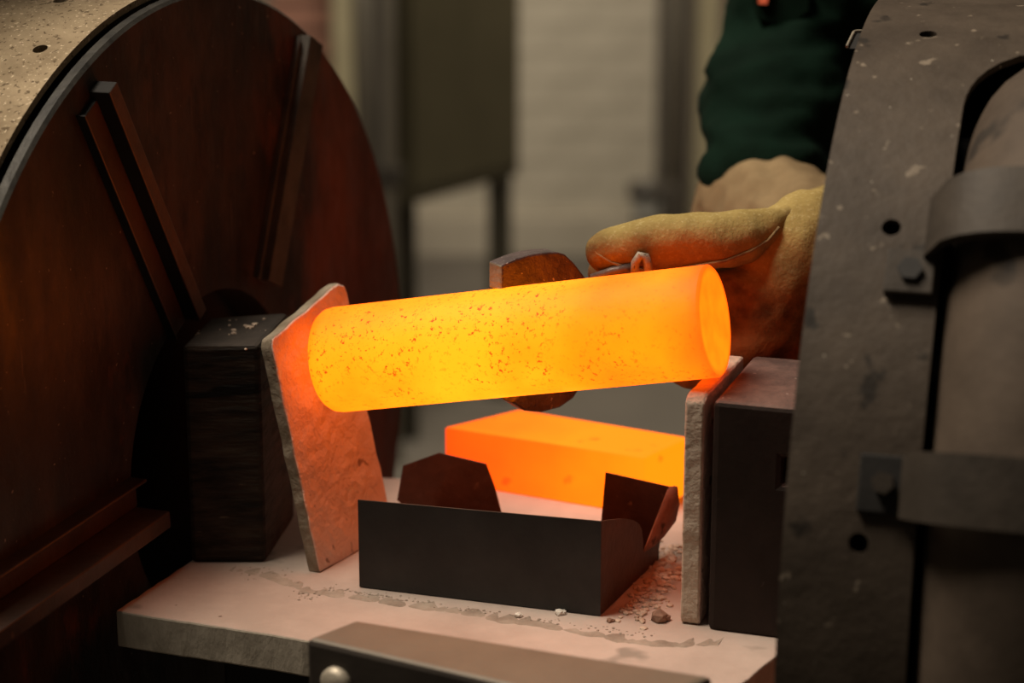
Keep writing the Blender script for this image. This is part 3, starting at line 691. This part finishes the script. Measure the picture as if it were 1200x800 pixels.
# the jaws run on behind the billet to the joint and into the two handles
MB().tube([J(0.064, -0.002) + d2 * 0.0065, V(0.062, 0.074, 1.070), V(0.074, 0.078, 1.062), V(0.100, 0.100, 1.062), V(0.150, 0.125, 1.066)], [0.0075, 0.008, 0.0075, 0.006, 0.006], 12).obj('handle', M['handle'], tg)
MB().tube([j1 + d1 * 0.042 + d2 * 0.006 + V(0, 0, 0.005), V(0.050, 0.082, 1.030), V(0.070, 0.078, 1.058), V(0.088, 0.080, 1.076), V(0.120, 0.092, 1.070), V(0.160, 0.096, 1.066)], [0.007, 0.0075, 0.0075, 0.006, 0.006, 0.006], 12).obj('handle', M['handle'], tg)
MB().tube([V(0.071, 0.066, 1.060), V(0.073, 0.092, 1.060)], 0.006, 10).obj('rivet', M['handle'], tg)
# bent wire hook standing on the upper handle
MB().tube([V(0.0475, 0.062, 1.0805), V(0.060, 0.060, 1.0855), V(0.0725, 0.058, 1.0885)], 0.0028, 8).obj('rod', M['handle'], tg)
hk = [V(0.0725, 0.052, 1.0850), V(0.0728, 0.052, 1.0925), V(0.0755, 0.052, 1.0968), V(0.0785, 0.052, 1.0960), V(0.0803, 0.052, 1.0915), V(0.0803, 0.052, 1.0850)]
MB().tube(hk, 0.0027, 10).obj('hook', M['jaw_end'], tg)

# ---------------------------------------------------------------- person with gauntlets
pe = weld((lambda m: (
    m.chain([((0.345, 0.60, 0.95), 0.125), ((0.345, 0.59, 1.10), 0.115), ((0.345, 0.575, 1.27), 0.13), ((0.345, 0.565, 1.40), 0.10), ((0.342, 0.555, 1.49), 0.055), ((0.338, 0.545, 1.56), 0.052)]),
    m.chain([((0.25, 0.57, 1.41), 0.075), ((0.44, 0.57, 1.41), 0.075)]),
    m.chain([((0.335, 0.53, 1.62), 0.075), ((0.335, 0.53, 1.68), 0.082)]), m.capsule((0.335, 0.485, 1.575), (0.335, 0.50, 1.60), 0.042, 0.05),
    m.capsule((0.335, 0.440, 1.622), (0.335, 0.452, 1.65), 0.013, 0.009), m.capsule((0.253, 0.54, 1.625), (0.253, 0.54, 1.65), 0.014, 0.016), m.capsule((0.417, 0.54, 1.625), (0.417, 0.54, 1.65), 0.014, 0.016),
    m.chain([((0.255, 0.565, 1.40), 0.050), ((0.205, 0.455, 1.160), 0.040), ((0.178, 0.345, 1.080), 0.030), ((0.200, 0.22, 1.066), 0.026)]),
    m.chain([((0.47, 0.565, 1.40), 0.055), ((0.39, 0.54, 1.10), 0.042), ((0.245, 0.33, 1.050), 0.030), ((0.200, 0.17, 1.07), 0.026)]),
    m.chain([((0.265, 0.60, 0.92), 0.092), ((0.255, 0.575, 0.50), 0.062), ((0.25, 0.61, 0.09), 0.042), ((0.245, 0.50, 0.045), 0.038)]),
    m.chain([((0.425, 0.60, 0.92), 0.092), ((0.435, 0.585, 0.50), 0.062), ((0.44, 0.62, 0.09), 0.042), ((0.445, 0.51, 0.045), 0.038)]), m)[-1])(MB()),
    'person', M['skin'], 0.009, None, 4, None, (0.345, 0.60, 0.0))
tag(pe, 'person in dark green work jacket and suede gauntlets holding the tongs', 'person')
for s_ in (-1, 1):
    MB().lathe([(0.0001, -0.007), (0.007, -0.004), (0.0105, 0.0), (0.007, 0.004), (0.0001, 0.007)], (0.335 + s_ * 0.030, 0.453, 1.665), (0, 1, 0), 16, True, False).obj('eye', M['chip_white'], pe)
MB().tube([(0.312, 0.446, 1.587), (0.335, 0.438, 1.585), (0.358, 0.446, 1.587)], 0.005, 8).obj('mouth', M['patch'], pe)
weld((lambda m: (m.chain([((0.335, 0.56, 1.69), 0.083), ((0.335, 0.545, 1.71), 0.080)]), m.capsule((0.335, 0.58, 1.62), (0.335, 0.575, 1.68), 0.07, 0.08), m)[-1])(MB()), 'hair', M['hair'], 0.008, pe, 2)

# jacket: torso, collar and both sleeves as one cloth, creased at elbow and waist
m = MB()
m.chain([((0.300, 0.585, 0.90), 0.125), ((0.300, 0.575, 1.05), 0.122), ((0.305, 0.555, 1.20), 0.130), ((0.310, 0.555, 1.33), 0.125), ((0.325, 0.555, 1.42), 0.085)])
m.chain([((0.400, 0.59, 0.90), 0.125), ((0.400, 0.58, 1.05), 0.122), ((0.400, 0.56, 1.20), 0.130), ((0.395, 0.56, 1.33), 0.125), ((0.365, 0.56, 1.42), 0.085)])
m.chain([((0.34, 0.56, 1.45), 0.072), ((0.34, 0.55, 1.49), 0.070)])
m.chain([((0.265, 0.555, 1.39), 0.076), ((0.236, 0.50, 1.26), 0.066), ((0.206, 0.455, 1.165), 0.056), ((0.193, 0.40, 1.122), 0.052), ((0.180, 0.345, 1.088), 0.041)])
m.chain([((0.465, 0.56, 1.39), 0.078), ((0.395, 0.565, 1.10), 0.060), ((0.280, 0.445, 1.065), 0.047), ((0.238, 0.32, 1.050), 0.038)])
weld(m, 'jacket', M['jacket'], 0.0055, pe, 5, [(0.012, 9, (1, 1, 1.8)), (0.009, 17, (0.8, 1, 2.6)), (0.0035, 48, (0.7, 1, 2.2))])
def flap(pts, m_, name, th, lab=None):
    o = sheet(name, pts, m_, pe, th, lab); return o
FY = 0.406
m = MB()
m.prism([V(0.178, FY + 0.016, 1.2215), V(0.2215, FY, 1.2215), V(0.2215, FY, 1.206), V(0.207, FY + 0.006, 1.1935), V(0.184, FY + 0.014, 1.1985)], V(0.003, 0.012, 0))
m.obj('pocket_flap', M['jacket'], pe, bevel=0.0015)
m = MB(); m.prism([V(0.183, FY + 0.009, 1.225), V(0.193, FY + 0.005, 1.225), V(0.190, FY + 0.005, 1.211), V(0.184, FY + 0.009, 1.211)], V(0.001, 0.006, 0)); m.obj('badge', M['patch'], pe)
m = MB()
for q in ((0.265, 0.61), (0.435, 0.615)):
    m.chain([((q[0], q[1] - 0.01, 0.93), 0.108), ((q[0], q[1] - 0.025, 0.50), 0.082), ((q[0], q[1], 0.12), 0.068)])
weld(m, 'trousers', M['trousers'], 0.01, pe, 4, [(0.008, 14, (1, 1, 2))])
for q in ((0.25, 0.61, 0.245, 0.49), (0.44, 0.62, 0.445, 0.50)):
    m = MB().chain([((q[0], q[1], 0.14), 0.056), ((q[0], q[1], 0.055), 0.053), ((q[2], q[3], 0.046), 0.044)])
    weld(m, 'boot', M['boot'], 0.008, pe, 2)

# near gauntlet (the person's left hand): thumb laid along the top, fingers closed round the handles
m = MB()
m.chain([((0.1700, 0.096, 1.0930), 0.0290), ((0.1640, 0.092, 1.0700), 0.0300), ((0.1540, 0.090, 1.0480), 0.0290), ((0.1400, 0.086, 1.0280), 0.0230)])     # palm
m.chain([((0.1850, 0.100, 1.0900), 0.0290), ((0.1800, 0.098, 1.0600), 0.0290), ((0.1700, 0.096, 1.0300), 0.0260)])
m.chain([((0.1800, 0.102, 1.0980), 0.0290), ((0.1940, 0.140, 1.0840), 0.0330), ((0.2050, 0.190, 1.0720), 0.0390), ((0.2230, 0.270, 1.0560), 0.0450)])      # wrist and cuff
fingers = [((0.146, 0.079, 1.070), 0.0, 1.0), ((0.141, 0.079, 1.0525), 0.0, 1.08), ((0.137, 0.080, 1.0350), 0.0, 1.0), ((0.136, 0.082, 1.0185), 0.0, 0.86)]
for (k_, _, L_) in fingers:
    k_ = V(k_)
    m.chain([(k_ + V(0.022, 0.008, 0.004), 0.0150), (k_, 0.0138), (k_ + V(-0.030 * L_, 0.004, -0.002), 0.0122), (k_ + V(-0.042 * L_, 0.026, -0.003), 0.0112), (k_ + V(-0.020 * L_, 0.040, -0.003), 0.0105)])
gl = weld(m, 'gauntlet', [M['glove']], 0.0026, pe, 4, [(0.0030, 28, (1, 1, 1)), (0.0012, 80, (1, 1, 1))])
gl['label'] = 'near yellow suede gauntlet with its thumb along the top'
pl_ = world_loc(pe)
# the thumb is a sewn-on piece: melted on its own so that the seam at its root stays a crease
m = MB().chain([((0.0590, 0.074, 1.0955), 0.0140), ((0.0720, 0.0735, 1.0980), 0.0162), ((0.0900, 0.073, 1.1005), 0.0168), ((0.1180, 0.074, 1.1015), 0.0176), ((0.1380, 0.077, 1.1030), 0.0165), ((0.1520, 0.081, 1.1075), 0.0125), ((0.1640, 0.0855, 1.1135), 0.0072)])
th = weld(m, 'thumb', [M['glove']], 0.0026, pe, 4, [(0.0030, 28, (1, 1, 1)), (0.0012, 80, (1, 1, 1))])
tb = bmesh.new(); tb.from_mesh(gl.data); tb.from_mesh(th.data); tb.to_mesh(gl.data); tb.free()
bpy.data.objects.remove(th)
for p_ in gl.data.polygons: p_.use_smooth = True
MB().tube([(0.0465, 0.0700, 1.1000), (0.0483, 0.0652, 1.0975), (0.0522, 0.0615, 1.0945), (0.0590, 0.0607, 1.0905), (0.0700, 0.0590, 1.0875), (0.0830, 0.0580, 1.0862)], 0.0009, 8).obj('seam', M['glove_seam'], gl)
MB().tube([(0.1010, 0.0578, 1.0875), (0.1265, 0.0583, 1.0920), (0.1420, 0.0615, 1.0975), (0.1527, 0.0672, 1.1025), (0.1595, 0.0708, 1.1100)], 0.0009, 8).obj('seam', M['glove_seam'], gl)
# far gauntlet (the right hand): wide canvas cuff over the sleeve end
m = MB()
m.chain([((0.1790, 0.345, 1.0700), 0.0475), ((0.1920, 0.30, 1.0660), 0.0470), ((0.2060, 0.250, 1.0640), 0.0420), ((0.2080, 0.215, 1.0620), 0.0350)])
m.chain([((0.2040, 0.215, 1.0650), 0.0340), ((0.188, 0.175, 1.060), 0.0330), ((0.166, 0.155, 1.056), 0.0300)])
for k_, L_ in (((0.146, 0.142, 1.082), 1.0), ((0.140, 0.142, 1.066), 1.1), ((0.137, 0.143, 1.050), 1.0), ((0.138, 0.145, 1.036), 0.86)):
    k_ = V(k_); m.chain([(k_ + V(0.02, 0.006, 0), 0.015), (k_, 0.0135), (k_ + V(-0.032 * L_, -0.008, 0), 0.012), (k_ + V(-0.052 * L_, -0.002, -0.002), 0.011)])
m.chain([((0.172, 0.155, 1.080), 0.018), ((0.135, 0.128, 1.088), 0.0140), ((0.085, 0.108, 1.0835), 0.0120), ((0.058, 0.102, 1.0765), 0.0105)])
g2 = weld(m, 'gauntlet', [M['cuff'], M['glove']], 0.003, pe, 4, [(0.0025, 20, (1.6, 0.6, 1)), (0.0030, 30, (2.2, 0.5, 0.5)), (0.002, 70, (1, 1, 1))])
g2['label'] = 'far gauntlet with a wide tan cuff'
for p_ in g2.data.polygons:
    if (p_.center + pl_).y < 0.19: p_.material_index = 1

# ---------------------------------------------------------------- bar in front of the slab
fb = thing('support_bar', 'olive steel bar crossing in front of the slab, out of focus', 'bar', (-0.02, -0.17, 0))
f0, f1 = V(-0.0819, -0.1259, 0.94), V(-0.1058, -0.1523, 0.94)
dB = V(math.cos(R(-22)), math.sin(R(-22)), 0); dF = V(math.cos(R(-29)), math.sin(R(-29)), 0)
tp = [f0, f1, f1 + dF * 0.185, f0 + dB * 0.195]
mb = MB().prism([p - V(0, 0, 0.055) for p in tp], (0, 0, 0.055), 1, 0).obj('bar', [M['fgbar'], M['fgbar_side']], fb, bevel=0.003)
bp = V(-0.0892, -0.1615, 0.9200); bn = V(dF.y, -dF.x, 0)
MB().lathe([(0.0001, 0.006), (0.006, 0.0055), (0.0085, 0.003), (0.009, -0.002), (0.0001, -0.002)], bp, bn, 24, True, False).obj('bolt', M['bolt'], fb)
for k in (0.05, 0.14):
    c_ = f0.lerp(f1, 0.5) + dB * k; MB().box((c_.x, c_.y, 0.4425), (0.028, 0.022, 0.885), Matrix.Rotation(R(-22), 3, 'Z')).obj('leg', M['fgbar_side'], fb)

# ---------------------------------------------------------------- crumbs and chips
def lump(mb, p, r, seed):
    g = bmesh.ops.create_icosphere(mb.bm, subdivisions=1, radius=r)
    rnd = random.Random(seed); s = V(rnd.uniform(.8, 1.4), rnd.uniform(.8, 1.3), rnd.uniform(.5, .9))
    for v in g['verts']:
        v.co = V(v.co.x * s.x, v.co.y * s.y, v.co.z * s.z) * (1 + 0.35 * noise.noise(v.co * 900 + V(seed, 0, 0))) + V(p)
def crumbs(name, label, spots, n, rmax, m, seed):
    rnd = random.Random(seed); mb = MB()
    for i in range(n):
        c, sx, sy = rnd.choice(spots); q = V(c) + E1 * rnd.gauss(0, sx) + E2 * rnd.gauss(0, sy); r = rmax * rnd.uniform(0.25, 1) ** 2
        lump(mb, (q.x, q.y, V(c).z + r * 0.3), r, i)
    o = mb.obj(name, m, None, spots[0][0]); tag(o, label, 'crumbs', kind='stuff'); return o
crumbs('crumbs', 'pale crumbled refractory between the tray and the upright board', [(V(0.092, 0.040, Z0), 0.006, 0.012), (V(0.083, 0.020, Z0), 0.006, 0.012), (V(0.098, 0.075, Z0), 0.004, 0.012), (V(0.076, -0.012, Z0), 0.007, 0.010)], 420, 0.0026, M['crumb'], 1)
ridge = [(V(-0.125, 0.008, Z0), 0.006, 0.004), (V(-0.105, 0.016, Z0), 0.006, 0.003), (V(-0.085, 0.010, Z0), 0.01, 0.002), (V(-0.055, -0.002, Z0), 0.012, 0.002), (V(-0.020, -0.016, Z0), 0.012, 0.002), (V(0.02, -0.031, Z0), 0.012, 0.002), (V(0.06, -0.046, Z0), 0.012, 0.003), (V(-0.150, 0.045, Z0), 0.01, 0.008)]
crumbs('crumbs', 'fine grey dust and crumbs along the front of the sheet tray', ridge, 520, 0.0009, M['dust'], 2)
crumbs('crumbs', 'white specks lying on top of the charred wooden block', [(V(-0.165, 0.10, Z0 + 0.1395), 0.012, 0.018)], 26, 0.0018, M['crumb'], 3)
mb = MB(); crv = [V(-0.172, 0.052, Z0), V(-0.150, 0.040, Z0), V(-0.125, 0.016, Z0), V(-0.100, 0.006, Z0), V(-0.07, -0.004, Z0), V(-0.03, -0.020, Z0), V(0.02, -0.041, Z0), V(0.06, -0.060, Z0), V(0.09, -0.068, Z0), V(0.118, -0.064, Z0)]
rows = []
for i in range(len(crv) - 1):
    for j in range(14):
        q = crv[i].lerp(crv[i + 1], j / 14.0); w = 0.0050 + 0.0030 * noise.noise(q * 120); h = 0.0007 + 0.0006 * noise.noise(q * 210 + V(3, 1, 2)); c_ = E2 * (0.003 * noise.noise(q * 70))
        rows.append([mb.bm.verts.new(q + c_ + E2 * o_ * w + V(0, 0, max(0.00015, h) * f_ - 0.0002)) for o_, f_ in ((-0.8, 0), (-0.35, 0.8), (0.1, 1), (1.2, 0.62), (3.0, 0.25))])  # flat grey strip behind the ridge also paints in the tray's shade
for A_, B_ in zip(rows[:-1], rows[1:]):
    for k in range(4): mb.bm.faces.new((A_[k], A_[k + 1], B_[k + 1], B_[k])).smooth = True
    mb.bm.faces.new((A_[0], B_[0], B_[4], A_[4]))
tag(mb.obj('dust', M['dust'], None, crv[0]), 'low ridge of grey brown dust across the slab before the tray', 'dust', kind='stuff')
def chip(p, r, m, label, seed):
    mb = MB(); lump(mb, (p[0], p[1], Z0 + r * 0.55), r, seed); lump(mb, (p[0] + r * 0.7, p[1] + r * .2, Z0 + r * 0.4), r * 0.7, seed + 5)
    o = mb.obj('chip', m, None, (p[0], p[1], Z0)); tag(o, label, 'chip')
chip((0.0845, -0.0315), 0.0050, M['chip'], 'largest brown chip at the foot of the upright board', 11)
chip((0.0275, -0.0215), 0.0030, M['chip_white'], 'white chip touching the front bottom edge of the tray', 12)
chip((0.0035, -0.0255), 0.0024, M['chip_white'], 'small pale chip on the slab in front of the tray', 13)
chip((0.0560, -0.0330), 0.0022, M['chip'], 'small brown chip by the front right corner of the tray', 14)
